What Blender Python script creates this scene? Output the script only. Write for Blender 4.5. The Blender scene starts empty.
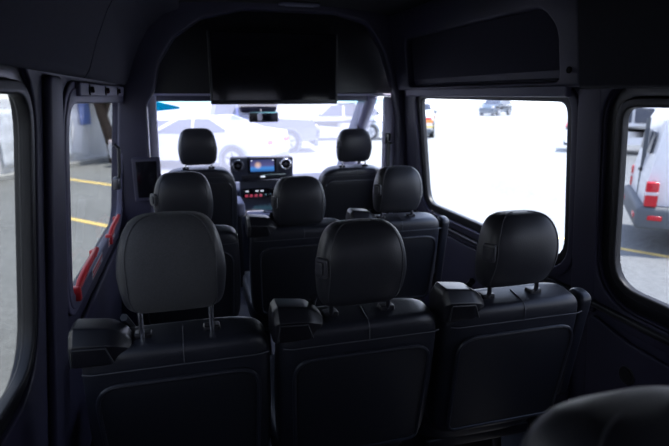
import bpy, bmesh, math, random
from mathutils import Vector, Matrix
random.seed(7)
S = bpy.context.scene
COL = S.collection
PI = math.pi

# ------------------------------------------------------------------ materials
def mat(name, col, rough=.5, metal=0., noise=0., nscale=40., bump=0., bscale=200., spec=.5, emit=None, estr=0., coat=0., sheen=0.):
    m = bpy.data.materials.new(name); m.use_nodes = True
    nt = m.node_tree; b = nt.nodes['Principled BSDF']
    b.inputs['Base Color'].default_value = (*col, 1)
    b.inputs['Roughness'].default_value = rough
    b.inputs['Metallic'].default_value = metal
    b.inputs['Specular IOR Level'].default_value = spec
    b.inputs['Coat Weight'].default_value = coat
    b.inputs['Sheen Weight'].default_value = sheen
    tc = nt.nodes.new('ShaderNodeTexCoord')
    if noise:
        n = nt.nodes.new('ShaderNodeTexNoise'); n.inputs['Scale'].default_value = nscale; n.inputs['Detail'].default_value = 6
        r = nt.nodes.new('ShaderNodeValToRGB')
        r.color_ramp.elements[0].position = .3; r.color_ramp.elements[1].position = .7
        r.color_ramp.elements[0].color = (*[c*(1-noise) for c in col], 1)
        r.color_ramp.elements[1].color = (*[min(1, c*(1+noise)) for c in col], 1)
        nt.links.new(tc.outputs['Object'], n.inputs['Vector']); nt.links.new(n.outputs['Fac'], r.inputs['Fac'])
        nt.links.new(r.outputs['Color'], b.inputs['Base Color'])
    if bump:
        n = nt.nodes.new('ShaderNodeTexNoise'); n.inputs['Scale'].default_value = bscale; n.inputs['Detail'].default_value = 4
        bp = nt.nodes.new('ShaderNodeBump'); bp.inputs['Strength'].default_value = bump; bp.inputs['Distance'].default_value = .002
        nt.links.new(tc.outputs['Object'], n.inputs['Vector']); nt.links.new(n.outputs['Fac'], bp.inputs['Height'])
        nt.links.new(bp.outputs['Normal'], b.inputs['Normal'])
    if emit:
        b.inputs['Emission Color'].default_value = (*emit, 1); b.inputs['Emission Strength'].default_value = estr
    return m

def glass_mat(name, tint, gloss=.06, veil=0., veil_col=(.85, .85, 1.), band=None):
    m = bpy.data.materials.new(name); m.use_nodes = True
    nt = m.node_tree; nt.nodes.clear()
    o = nt.nodes.new('ShaderNodeOutputMaterial')
    t = nt.nodes.new('ShaderNodeBsdfTransparent'); t.inputs['Color'].default_value = (*tint, 1)
    g = nt.nodes.new('ShaderNodeBsdfGlossy'); g.inputs['Roughness'].default_value = .02
    mx = nt.nodes.new('ShaderNodeMixShader'); mx.inputs[0].default_value = gloss
    nt.links.new(t.outputs[0], mx.inputs[1]); nt.links.new(g.outputs[0], mx.inputs[2])
    out = mx
    if veil:  # translucent mix stands in for the glare that washes out the view
        d = nt.nodes.new('ShaderNodeBsdfTranslucent'); d.inputs['Color'].default_value = (*veil_col, 1)
        m2 = nt.nodes.new('ShaderNodeMixShader'); m2.inputs[0].default_value = veil
        nt.links.new(mx.outputs[0], m2.inputs[1]); nt.links.new(d.outputs[0], m2.inputs[2]); out = m2
    if band:   # sun-shade band along the glass top: tint by the height on the pane
        z0, z1, bc = band
        tc = nt.nodes.new('ShaderNodeTexCoord'); sp = nt.nodes.new('ShaderNodeSeparateXYZ')
        mr = nt.nodes.new('ShaderNodeMapRange'); mr.inputs[1].default_value = z0; mr.inputs[2].default_value = z1
        cm = nt.nodes.new('ShaderNodeMix'); cm.data_type = 'RGBA'
        cm.inputs['A'].default_value = (*tint, 1); cm.inputs['B'].default_value = (*bc, 1)
        nt.links.new(tc.outputs['Object'], sp.inputs[0]); nt.links.new(sp.outputs['Z'], mr.inputs[0])
        nt.links.new(mr.outputs[0], cm.inputs['Factor']); nt.links.new(cm.outputs['Result'], t.inputs['Color'])
    nt.links.new(out.outputs[0], o.inputs[0])
    return m

M = dict(
    leather=mat('black_leather', (.016, .017, .024), .38, bump=.25, bscale=260, noise=.12, nscale=9),
    leather_side=mat('headrest_leather', (.028, .029, .036), .42, bump=.2, bscale=260),
    fabric=mat('charcoal_fabric', (.056, .057, .064), .75, bump=.5, bscale=700, noise=.15, nscale=300, sheen=.05),
    shell=mat('seat_shell', (.011, .0115, .016), .5, bump=.15, bscale=400),
    seam=mat('seam_highlight', (.055, .056, .066), .6),  # seams coloured lighter to imitate highlights along the stitching
    plastic=mat('black_plastic', (.009, .009, .013), .35, bump=.1, bscale=300),
    gloss=mat('gloss_black', (.006, .006, .009), .08),
    trim=mat('navy_trim', (.025, .023, .052), .55, bump=.15, bscale=300, noise=.1, nscale=6),
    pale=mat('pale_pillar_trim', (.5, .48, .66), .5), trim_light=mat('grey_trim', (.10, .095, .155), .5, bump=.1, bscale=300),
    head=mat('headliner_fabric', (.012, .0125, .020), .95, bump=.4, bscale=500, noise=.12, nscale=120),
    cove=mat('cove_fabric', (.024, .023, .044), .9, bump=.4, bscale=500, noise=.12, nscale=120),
    rubber=mat('rubber_gasket', (.008, .008, .011), .5),
    bead=mat('pale_glass_edge', (.45, .47, .55), .35),
    chrome=mat('chrome', (.9, .9, .95), .25, metal=1.),
    steel=mat('dark_steel', (.12, .12, .14), .3, metal=1.),
    red=mat('red_plastic', (.55, .025, .03), .35),
    label_white=mat('label_white', (.6, .6, .62), .5),
    floorm=mat('floor_vinyl', (.018, .018, .026), .6, noise=.2, nscale=60),
    carpet=mat('dark_carpet', (.012, .013, .022), .95, bump=.5, bscale=900),
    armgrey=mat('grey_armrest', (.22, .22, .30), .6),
    dash=mat('dashboard_plastic', (.018, .021, .036), .45, bump=.15, bscale=300),
    tyre=mat('tyre', (.02, .02, .022), .8),
    alloy=mat('alloy', (.45, .46, .5), .3, metal=.9),
    wpaint=mat('white_paint', (.8, .8, .8), .3, coat=.5),
    silver=mat('silver_paint', (.55, .55, .60), .3, coat=.4),
    bluep=mat('blue_grey_paint', (.14, .15, .32), .3, coat=.4),
    dgrey=mat('dark_car_paint', (.05, .07, .09), .3, coat=.4),
    orange=mat('orange_paint', (.8, .25, .05), .4),
    yellow=mat('yellow_paint', (.75, .55, .12), .5),
    yline=mat('line_yellow', (.75, .55, .18), .8, noise=.2, nscale=15),
    carglass=mat('car_glass', (.03, .035, .05), .08),
    bumper=mat('grey_bumper', (.10, .11, .12), .6),
    button=mat('button_plastic', (.045, .045, .055), .3),
    tail=mat('tail_lamp_red', (.55, .02, .03), .2),
    tailclear=mat('lamp_clear', (.7, .6, .6), .2),
    wall=mat('pale_wall', (.66, .67, .69), .8, noise=.12, nscale=1.2),
    kerb=mat('concrete_kerb', (.35, .35, .34), .9, noise=.15, nscale=8),
    bark=mat('bark', (.05, .035, .025), .9, bump=.6, bscale=12, noise=.35, nscale=6),
    leaf=mat('leaf', (.03, .045, .02), .7, noise=.3, nscale=5),
    bluesign=mat('blue_panel', (.08, .15, .42), .5),
    sheet=mat('reflection_sheet', (.75, .78, .84), .25, noise=.15, nscale=2.2, bump=.6, bscale=3),
    glass_clear=glass_mat('clear_glass', (.93, .95, .97), .05),
    glass_tint=glass_mat('privacy_glass', (.66, .67, .69), .06),
    glass_tint_l=glass_mat('privacy_glass_left', (.53, .535, .525), .07),
    glass_rear=glass_mat('rear_door_glass', (.42, .42, .46), .06),
    glass_front=glass_mat('windscreen_glass', (.54, .54, .64), .04, veil=.12, veil_col=(.86, .86, 1.), band=(1.375, 1.41, (.15, .50, .58))),
)

# ------------------------------------------------------------------ mesh helpers
def mesh_obj(name, bm, m, parent=None, smooth=True, mats=None, sharp=40):
    if smooth:
        ang = math.radians(sharp)
        for f in bm.faces: f.smooth = True
        for e in bm.edges:
            if len(e.link_faces) == 2 and e.calc_face_angle(0) > ang: e.smooth = False
    me = bpy.data.meshes.new(name); bm.to_mesh(me); bm.free()
    for k in (mats or [m]): me.materials.append(M[k] if isinstance(k, str) else k)
    o = bpy.data.objects.new(name, me); COL.objects.link(o)
    if parent: o.parent = parent
    return o

def thing(name, label, cat, loc=(0, 0, 0), rz=0., group=None):
    o = bpy.data.objects.new(name, None); COL.objects.link(o)
    o.location = loc; o.rotation_euler = (0, 0, rz); o.empty_display_size = .1
    o['label'] = label; o['category'] = cat
    if group: o['group'] = group
    return o
def tag(o, label, cat, group=None):
    o['label'] = label; o['category'] = cat
    if group: o['group'] = group
    return o
def struct(o, label=None):
    o['kind'] = 'structure'
    if label: o['label'] = label
    return o

def xform(bm, fn):
    for v in bm.verts: v.co = Vector(fn(v.co))
    return bm
def merge(bm, other):
    me = bpy.data.meshes.new('tmp'); other.to_mesh(me); other.free(); bm.from_mesh(me); bpy.data.meshes.remove(me)
    return bm
def box(x0, x1, y0, y1, z0, z1, bev=0., seg=3, taper=None):
    bm = bmesh.new(); bmesh.ops.create_cube(bm, size=1)
    for v in bm.verts:
        top = v.co.z > 0
        x = (x0+x1)/2 + v.co.x*(x1-x0)*((taper[0] if taper and top else 1))
        y = (y0+y1)/2 + v.co.y*(y1-y0)*((taper[1] if taper and top else 1))
        v.co = (x, y, z1 if top else z0)
    if bev: bmesh.ops.bevel(bm, geom=bm.edges[:], offset=bev, segments=seg, profile=.5, affect='EDGES')
    return bm
def tube(pts, r, n=10, closed=False, rs=None):
    pts = [Vector(p) for p in pts]; bm = bmesh.new(); rings = []
    N = len(pts); up = None
    for i, p in enumerate(pts):
        a = pts[(i-1) % N] if (closed or i) else p
        b = pts[(i+1) % N] if (closed or i < N-1) else p
        t = (b-a).normalized()
        if up is None:
            up = Vector((0, 0, 1)) if abs(t.z) < .9 else Vector((1, 0, 0))
        s = t.cross(up).normalized(); up = s.cross(t).normalized()
        rr = rs[i] if rs else r
        rings.append([bm.verts.new(p + rr*(math.cos(2*PI*k/n)*s + math.sin(2*PI*k/n)*up)) for k in range(n)])
    for i in range(N if closed else N-1):
        A, B = rings[i], rings[(i+1) % N]
        for k in range(n): bm.faces.new((A[k], A[(k+1) % n], B[(k+1) % n], B[k]))
    if not closed:
        bm.faces.new(rings[0]); bm.faces.new(rings[-1][::-1])
    bmesh.ops.recalc_face_normals(bm, faces=bm.faces[:])
    return bm
def disc(c, axis, r, h, n=28, bev=0.):
    bm = bmesh.new(); bmesh.ops.create_cone(bm, cap_ends=True, segments=n, radius1=r, radius2=r, depth=h)
    if bev: bmesh.ops.bevel(bm, geom=[e for e in bm.edges if e.calc_face_angle(0) > 1], offset=bev, segments=2, affect='EDGES')
    q = Vector((0, 0, 1)).rotation_difference(Vector(axis)).to_matrix().to_4x4()
    bm.transform(Matrix.Translation(c) @ q); return bm
def torus(c, axis, R, r, n=32, k=10):
    pts = [(R*math.cos(2*PI*i/n), R*math.sin(2*PI*i/n), 0) for i in range(n)]
    bm = tube(pts, r, k, closed=True)
    q = Vector((0, 0, 1)).rotation_difference(Vector(axis)).to_matrix().to_4x4()
    bm.transform(Matrix.Translation(c) @ q); return bm
def sring(a, b, e, n=48):
    out = []
    for k in range(n):
        t = 2*PI*k/n; c, s = math.cos(t), math.sin(t)
        out.append((a*math.copysign(abs(c)**(2/e), c), b*math.copysign(abs(s)**(2/e), s)))
    return out
def loft(rings):
    bm = bmesh.new(); R = [[bm.verts.new(p) for p in r] for r in rings]; n = len(R[0])
    for A, B in zip(R, R[1:]):
        for k in range(n): bm.faces.new((A[k], A[(k+1) % n], B[(k+1) % n], B[k]))
    bm.faces.new(R[0][::-1]); bm.faces.new(R[-1])
    bmesh.ops.recalc_face_normals(bm, faces=bm.faces[:])
    return bm
def rpoly(pts, r, n=6):
    """rounded polygon, pts 2D, r a radius or list"""
    out = []; N = len(pts)
    for i in range(N):
        p = Vector(pts[i]); a = Vector(pts[i-1])-p; b = Vector(pts[(i+1) % N])-p
        rr = r[i] if isinstance(r, (list, tuple)) else r
        if rr <= 0: out.append(tuple(p)); continue
        la, lb = a.length, b.length; a.normalize(); b.normalize()
        half = a.angle(b)/2; d = min(rr/math.tan(half), la*.48, lb*.48)
        A, B = p+a*d, p+b*d
        for k in range(n+1):
            t = k/n; out.append(tuple((1-t)**2*A + 2*t*(1-t)*p + t*t*B))
    return out
def rrect(u0, u1, v0, v1, r, n=6): return rpoly([(u0, v0), (u1, v0), (u1, v1), (u0, v1)], r, n)
def grow(pts, d):
    """offset a convex-ish outline outwards from its centre by d (per-vertex normals)"""
    N = len(pts); out = []
    area = sum(pts[i-1][0]*pts[i][1]-pts[i][0]*pts[i-1][1] for i in range(N)); sg = 1 if area > 0 else -1
    for i in range(N):
        t = (Vector(pts[(i+1) % N])-Vector(pts[i-1]))
        if t.length < 1e-9: t = Vector((1, 0))
        t.normalize(); out.append((pts[i][0]+sg*t.y*d, pts[i][1]-sg*t.x*d))
    return out
def plate(outer, holes, thick, fn, bev=0.):
    """filled outline with holes and a bevelled edge; local w runs 0..thick, fn maps (u,v,w)->world"""
    cu = bpy.data.curves.new('tmp', 'CURVE'); cu.dimensions = '2D'; cu.fill_mode = 'BOTH'
    for loop in [outer]+list(holes):
        s = cu.splines.new('POLY'); s.points.add(len(loop)-1); s.use_cyclic_u = True
        for i, p in enumerate(loop): s.points[i].co = (p[0], p[1], 0, 1)
    cu.extrude = thick/2 - bev; cu.bevel_depth = bev; cu.bevel_resolution = 2 if bev else 0; cu.offset = -bev
    o = bpy.data.objects.new('tmp', cu); COL.objects.link(o)
    bpy.context.view_layer.update()
    dg = bpy.context.evaluated_depsgraph_get()
    me = bpy.data.meshes.new_from_object(o.evaluated_get(dg))
    bm = bmesh.new(); bm.from_mesh(me)
    bpy.data.objects.remove(o); bpy.data.curves.remove(cu); bpy.data.meshes.remove(me)
    bmesh.ops.remove_doubles(bm, verts=bm.verts[:], dist=1e-5)
    for v in bm.verts: v.co = Vector(fn(v.co.x, v.co.y, v.co.z+thick/2))
    bmesh.ops.recalc_face_normals(bm, faces=bm.faces[:])
    return bm

# ------------------------------------------------------------------ the van shell
CAMZ = 1.45
def XR(z): return 1.355 + .095*(1.42-z)
def XL(z): return -.35 - .095*(1.42-z)
def mR(y, z, w): return (XR(z)-w, y, z)             # w > 0 is into the van
def mL(y, z, w): return (XL(z)+w, y, z)
def XRU(z): return 1.352 - .16*(z-1.45)
def mRU(y, z, w): return (XRU(z)-w, y, z)

win1 = rpoly([(1.672, .805), (2.92, .800), (2.955, 1.428), (1.672, 1.425)], [.10, .10, .04, .055])
win2 = rpoly([(.15, .805), (1.405, .805), (1.400, 1.413), (.15, 1.413)], [.09, .11, .05, .08])
lwin1 = rpoly([(1.755, .795), (3.16, .785), (3.215, 1.408), (1.735, 1.425)], [.10, .10, .05, .12])
lwin2 = rpoly([(.10, .87), (1.335, .80), (1.375, 1.452), (.10, 1.452)], [.08, .12, .09, .08])

floor = struct(mesh_obj('floor', box(-.52, 1.53, -1.0, 3.5, -.04, 0), 'floorm', smooth=False))
# right wall: lower skin with two window openings, deeper recess round the rear one
w2hole = grow(win2, .075)
struct(mesh_obj('wall_right', plate([(-1.0, -.02), (3.3, -.02), (3.3, 1.56), (-1.0, 1.56)], [grow(win1, .045), w2hole], .05,
        lambda y, z, w: mR(y, z, w-.05), .006), 'trim'))
struct(mesh_obj('wall_left', plate([(-1.0, -.02), (3.3, -.02), (3.3, 1.60), (-1.0, 1.60)], [grow(lwin1, .040), grow(lwin2, .075)], .05,
        lambda y, z, w: mL(y, z, w-.05), .006), 'trim'))

def window(n, outline, fn, gl, recess, fw, fmat='rubber', bead=True):
    g = struct(mesh_obj('window_%d' % n, plate(grow(outline, .012), [], .006, lambda u, v, w: fn(u, v, w-recess), 0), gl, smooth=False))
    fr = mesh_obj('window_frame', plate(grow(outline, fw), [outline], .03, lambda u, v, w: fn(u, v, w-recess-.002), .006), fmat, g)
    if bead:
        mesh_obj('window_gasket', tube([fn(u, v, .012-recess) for u, v in grow(outline, .0035)], .0032, 6, closed=True), 'steel', g)
    return g
window(1, win1, mR, 'glass_clear', .035, .055)
w2 = window(2, win2, mR, 'glass_tint', .026, .030)
w3 = window(3, lwin1, mL, 'glass_tint_l', .012, .050, 'trim_light')  # lighter frame colour stands in for light on its edges
w4 = window(4, lwin2, mL, 'glass_tint_l', .022, .030)
# stepped reveals round the rear side windows
struct(mesh_obj('trim_1', plate(grow(win2, .085), [grow(win2, .028)], .028, lambda u, v, w: mR(u, v, w-.042), .008), 'plastic'))
struct(mesh_obj('trim_2', plate(grow(lwin2, .085), [grow(lwin2, .028)], .028, lambda u, v, w: mL(u, v, w-.042), .008), 'plastic'))
# raised surround of the rear right window, as the moulded lining stands proud of the pillar
struct(mesh_obj('trim_3', plate(grow(win2, .150), [grow(win2, .080)], .016, lambda u, v, w: mR(u, v, w-.002), .007), 'trim'))
struct(mesh_obj('trim_4', plate(grow(win1, .085), [grow(win1, .045)], .016, lambda u, v, w: mR(u, v, w-.004), .006), 'trim'))
struct(mesh_obj('trim_5', plate(grow(lwin1, .070), [grow(lwin1, .035)], .016, lambda u, v, w: mL(u, v, w-.004), .006), 'trim_light'))
# sill ledges and lower lining panels with their moulded creases
sl = struct(mesh_obj('trim_6', plate(rrect(1.60, 3.05, .10, .665, .05), [], .022, mR, .008), 'trim'))
struct(mesh_obj('trim_7', plate(rpoly([(-.6, .12), (1.50, .12), (1.50, .66), (1.30, .62), (-.6, .60)], .04), [], .020, mR, .008), 'trim'))
struct(mesh_obj('trim_8', plate(rrect(1.55, 3.1, .10, .66, .05), [], .022, mL, .008), 'trim'))
# long waist rail along the right wall
struct(mesh_obj('trim_9', tube([mR(y, .70, .01) for y in (-.9, .5, 1.5, 2.4, 3.1)], .016, 10), 'plastic'))
# vertical pillar covers
struct(mesh_obj('trim_10', plate(rpoly([(1.475, .66), (1.60, .66), (1.59, 1.475), (1.48, 1.475)], .02), [], .016, mR, .007), 'trim'))
struct(mesh_obj('trim_11', plate(rpoly([(1.46, .40), (1.66, .40), (1.635, 1.50), (1.50, 1.50)], .03), [], .022, mL, .010), 'trim'))
# header rail over the first right window
struct(mesh_obj('trim_12', plate(rrect(1.63, 3.08, 1.442, 1.488, .01), [], .035, mR, .010), 'trim_light'))

# upper right lining: recessed front panel inside a raised surround, thicker panel at the rear
rec = rpoly([(1.66, 1.50), (3.02, 1.50), (3.00, 1.77), (1.74, 1.76), (1.66, 1.68)], [.03, .05, .06, .16, .10], 8)
struct(mesh_obj('trim_13', plate([(1.555, 1.478), (3.3, 1.478), (3.3, 1.92), (1.555, 1.92)], [rec], .05, lambda y, z, w: mRU(y, z, w-.012), .012), 'trim'))
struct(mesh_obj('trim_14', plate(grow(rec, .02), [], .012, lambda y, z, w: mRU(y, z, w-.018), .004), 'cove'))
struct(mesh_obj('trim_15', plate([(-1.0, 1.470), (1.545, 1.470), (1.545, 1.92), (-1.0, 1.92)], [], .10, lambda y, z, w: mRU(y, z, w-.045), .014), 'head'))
tag(mesh_obj('panel_screw', disc(mRU(1.60, 1.535, .042), (-1, 0, 0), .012, .008, 20, .002), 'gloss'), 'round black screw cap on upper right lining behind first window', 'screw')

# left cove panels sweeping up into the ceiling
def cove(y0, y1, name, m):
    prof = [(-.345, 1.515), (-.318, 1.500), (-.300, 1.525), (-.268, 1.62), (-.225, 1.72), (-.17, 1.81), (-.09, 1.88), (.0, 1.915), (.0, 1.95), (-.25, 1.95), (-.40, 1.75), (-.39, 1.515)]
    sm = [Vector((p[0], 0, p[1])) for p in prof]
    pts = rpoly([(p.x, p.z) for p in sm], .03, 4)
    e = .008
    return struct(mesh_obj(name, loft([[(c[0]+(pts_c(pts)[0]-c[0])*s, y, c[1]+(pts_c(pts)[1]-c[1])*s) for c in pts] for y, s in ((y0, .03), (y0+e, 0), (y1-e, 0), (y1, .03))]), m, sharp=30))
def pts_c(p): return (sum(a[0] for a in p)/len(p), sum(a[1] for a in p)/len(p))
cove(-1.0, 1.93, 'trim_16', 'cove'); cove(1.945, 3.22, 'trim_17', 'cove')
# bolted rail above the first left window
struct(mesh_obj('trim_18', plate(rrect(1.85, 3.08, 1.446, 1.492, .01), [], .03, mL, .006), 'trim_light'))
for i, y in enumerate((2.01, 2.40, 2.80)):
    t = thing('rail_bolt', ['black bolt head nearest the camera on the rail above left window', 'middle black bolt head on the rail above left window',
              'black bolt head nearest the windscreen on the rail above left window'][i], 'bolt', mL(y, 1.468, .031), 0, 'bolt heads on the left rail')
    mesh_obj('washer', disc((0, 0, 0), (1, 0, 0), .019, .006, 20, .001), 'plastic', t)
    mesh_obj('bolt_head', disc((.007, 0, 0), (1, 0, 0), .012, .012, 6, .001), 'gloss', t)

# ceiling: gently arched headliner
bm = bmesh.new(); rows = []
for y in [-1.0, .2, 1.2, 2.2, 3.0, 3.45]:
    row = []
    for k in range(25):
        x = -.28 + (1.36+.28)*k/24; u = (k-12)/12
        row.append(bm.verts.new((x, y, 1.962 - .06*abs(u)**3)))
    rows.append(row)
for a, b in zip(rows, rows[1:]):
    for k in range(24): bm.faces.new((a[k], b[k], b[k+1], a[k+1]))
struct(mesh_obj('ceiling', bm, 'head'))
struct(mesh_obj('wall_back', plate([(-.55, -.04), (1.55, -.04), (1.38, 2.0), (-.36, 2.0)], [rrect(-.28, .44, .85, 1.48, .08), rrect(.56, 1.26, .85, 1.48, .08)], .05,
        lambda x, z, w: (x, -1.0-w, z), .01), 'trim'))
for n, (a, b) in enumerate(((-.28, .44), (.56, 1.26))):
    window(5+n, rrect(a, b, .85, 1.48, .08), lambda x, z, w: (x, -1.01+w, z), 'glass_rear', .02, .02)

# front arch frame (B-pillars and roof hoop) and the overhead bulkhead behind it
arch = rpoly([(-.255, -.01), (-.215, 1.40), (-.165, 1.47), (-.13, 1.62), (-.04, 1.757), (.11, 1.865), (.35, 1.925), (.90, 1.925), (1.10, 1.875), (1.205, 1.72), (1.262, 1.56), (1.295, 1.45), (1.325, 1.30), (1.335, -.01)], .09, 5)
struct(mesh_obj('wall_front', plate([(-.49, -.03), (1.50, -.03), (1.375, 1.42), (1.30, 2.05), (-.30, 2.05), (-.362, 1.42)], [arch], .09, lambda x, z, w: (x, 3.19+w, z), .015), 'trim'))
bulk = rpoly([(-.28, 1.457), (1.40, 1.457), (1.36, 1.80), (1.2, 1.97), (-.1, 1.97), (-.25, 1.80)], [0, 0, .1, .1, .1, .1])
struct(mesh_obj('trim_19', plate(bulk, [], .05, lambda x, z, w: (x, 3.34+w, z), .008), 'plastic'))
struct(mesh_obj('trim_20', box(-.21, 1.32, 3.320, 3.345, 1.445, 1.458, .003), 'pale'))  # lip coloured pale to imitate light along the bulkhead's lower edge
struct(mesh_obj('trim_21', box(-.38, 1.42, 3.36, 4.02, 1.455, 1.53, .01), 'trim'))
struct(mesh_obj('trim_22', box(-.38, 1.42, 3.93, 4.03, 1.405, 1.46, .015), 'trim'))

# ------------------------------------------------------------------ cab
fl2 = struct(mesh_obj('floor_cab', box(-.48, 1.55, 3.5, 5.2, -.04, 0), 'carpet', smooth=False))
# windscreen, slightly bowed
def ws(u, v, w):   # u across, v up the slope 0..1
    c = (u-.525)/1.05
    return (u, 5.05 - .98*v - .16*c*c - w, .70 + .72*v - .0*c)
bm = bmesh.new(); G = []
for j in range(9):
    G.append([bm.verts.new(ws(-.42 + 1.92*i/20 + 0, j/8, 0)) for i in range(21)])
for a, b in zip(G, G[1:]):
    for i in range(20): bm.faces.new((a[i], a[i+1], b[i+1], b[i]))
struct(mesh_obj('window_7', bm, 'glass_front'))
for i, (xb, xt, s) in enumerate(((-.43, -.35, 1), (1.50, 1.40, -1))):
    nm = 'pillar_left' if i == 0 else 'pillar_right'
    struct(mesh_obj(nm, tube([(xb, 4.96, .66), (xb*.5+xt*.5, 4.42, 1.10), (xt, 3.92, 1.46)], .045, 12, rs=[.055, .045, .05]), 'trim_light'))
# cab doors with side windows
for i, (X, side, nm) in enumerate(((-.40, 'left', 8), (1.455, 'right', 9))):
    cwin = rpoly([(3.42, .92), (4.78, .84), (4.62, .96), (3.98, 1.44), (3.42, 1.44)], .04)
    out = rpoly([(3.28, 0), (5.1, 0), (5.1, .72), (4.05, 1.53), (3.28, 1.53)], [0, 0, .02, .02, 0])
    fn = lambda y, z, w, X=X, i=i: (X+(w-.03)*(1 if i == 0 else -1) - (0 if i == 0 else .09*(z-.8)) + (.09*(z-.8) if i == 0 else 0), y, z)
    d = struct(mesh_obj('door_%d' % (i+1), plate(out, [cwin], .06, fn, .01), 'trim'))
    g = struct(mesh_obj('window_%d' % nm, plate(grow(cwin, .012), [], .006, lambda y, z, w, fn=fn: fn(y, z, w+.027), 0), 'glass_clear', smooth=False))
    qs = 1 if i == 0 else -1
    mesh_obj('window_divider', tube([fn(4.32, .86, .05), fn(4.25, 1.27, .05)], .014, 8), 'plastic', g)
# pale B-pillar lining with belt height slider, right
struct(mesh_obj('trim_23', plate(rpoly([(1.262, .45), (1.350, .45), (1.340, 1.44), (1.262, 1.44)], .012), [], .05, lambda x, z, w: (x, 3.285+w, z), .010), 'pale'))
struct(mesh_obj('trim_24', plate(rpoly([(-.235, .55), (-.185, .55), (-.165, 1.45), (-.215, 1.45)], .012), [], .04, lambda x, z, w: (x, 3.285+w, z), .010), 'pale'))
t = thing('seat_belt', 'dark seat belt with height slider on the right front pillar', 'seat belt', (1.285, 3.275, 1.12))
mesh_obj('belt_slider', box(-.016, .016, -.012, .012, .02, .085, .006), 'gloss', t)
mesh_obj('belt_loop', tube([(-.02, -.012, .03), (-.005, -.02, .012), (.02, -.012, .02)], .007, 8), 'plastic', t)
mesh_obj('belt_strap', box(-.012, .012, -.0155, -.0125, -.60, .03, .001, 1), 'plastic', t)

# ------------------------------------------------------------------ seats
AL = math.radians(9.5)
def BT(x, n, u, y0=0., z0=.42):
    return (x, y0 - u*math.sin(AL) - n*math.cos(AL), z0 + u*math.cos(AL) - n*math.sin(AL))

def headrest(parent, w, h, d, cz, cy, button=True, lean=.10, centre='fabric'):
    a = w/2; NR = 26; rings = []; seamL = []; seamR = []; n = 64
    for j in range(NR+1):
        v = -math.cos(PI*j/NR); v = max(-.9995, min(.9995, v))
        e_ = 4.6 if v > 0 else 6.5; pw = (1-abs(v)**e_)**(1/e_); pd = (1-abs(v)**2.8)**(1/2.8)
        tw = 1.0 - .10*max(0, -v-.1)**1.2 - .17*max(0, v+.15)**1.5
        tw *= 1.0
        z = cz + v*h/2
        bd = d/2*(1.0 + .10*v)
        ring = sring(a*tw*(.06+.94*pw), bd*(.05+.95*pd), 3.3, n)
        yc = cy - lean*(z-cz)*.6 + .02*v*v
        R = []
        for (x, y) in ring:
            if y < 0: y *= .92
            R.append((x, yc+y, z))
        rings.append(R)
    bm = loft(rings)
    for f in bm.faces:
        c = f.calc_center_median(); 
        f.material_index = 1 if (abs(c.x) < a*.80 and abs((c.z-cz)/(h/2)) < 2) else 0
    o = mesh_obj('headrest', bm, None, parent, mats=['leather_side', centre], sharp=60)
    # seams following the surface at +-0.8 of the half width, over back, top and front
    for sgn in (-1, 1):
        back = []
        for R in rings:
            half = [p for p in R if (p[1]-(cy - lean*(p[2]-cz)*.6)) < .03]
            half = sorted([p for p in R[n//2:]], key=lambda p: p[0])
            tx = sgn*min(a*.80, max(abs(half[0][0]), 1e-4)*.84)
            for p, q in zip(half, half[1:]):
                if p[0] <= tx <= q[0] and q[0] > p[0]:
                    k = (tx-p[0])/(q[0]-p[0]); back.append((tx, p[1]+k*(q[1]-p[1])-.0005, p[2])); break
        if len(back) > 3: mesh_obj('seam', tube(back, .0016, 6), 'seam', o)
    if button:
        bx = -a*.955; NX, NY = -.85, -.53
        BF = lambda u, v, w: (bx+NX*w-NY*u, cy-.034+NY*w+NX*u, cz+.012+v)
        b = plate(rrect(-.019, .019, -.026, .026, .010), [], .012, lambda u, v, w: BF(u, v, w-.006), .003)
        bo = mesh_obj('headrest_button', b, 'button', o)
        mesh_obj('button_cap', plate(rrect(-.012, .012, -.017, .017, .006), [], .006, lambda u, v, w: BF(u, v, w+.005), .002), 'button', bo)
    return o

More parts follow.
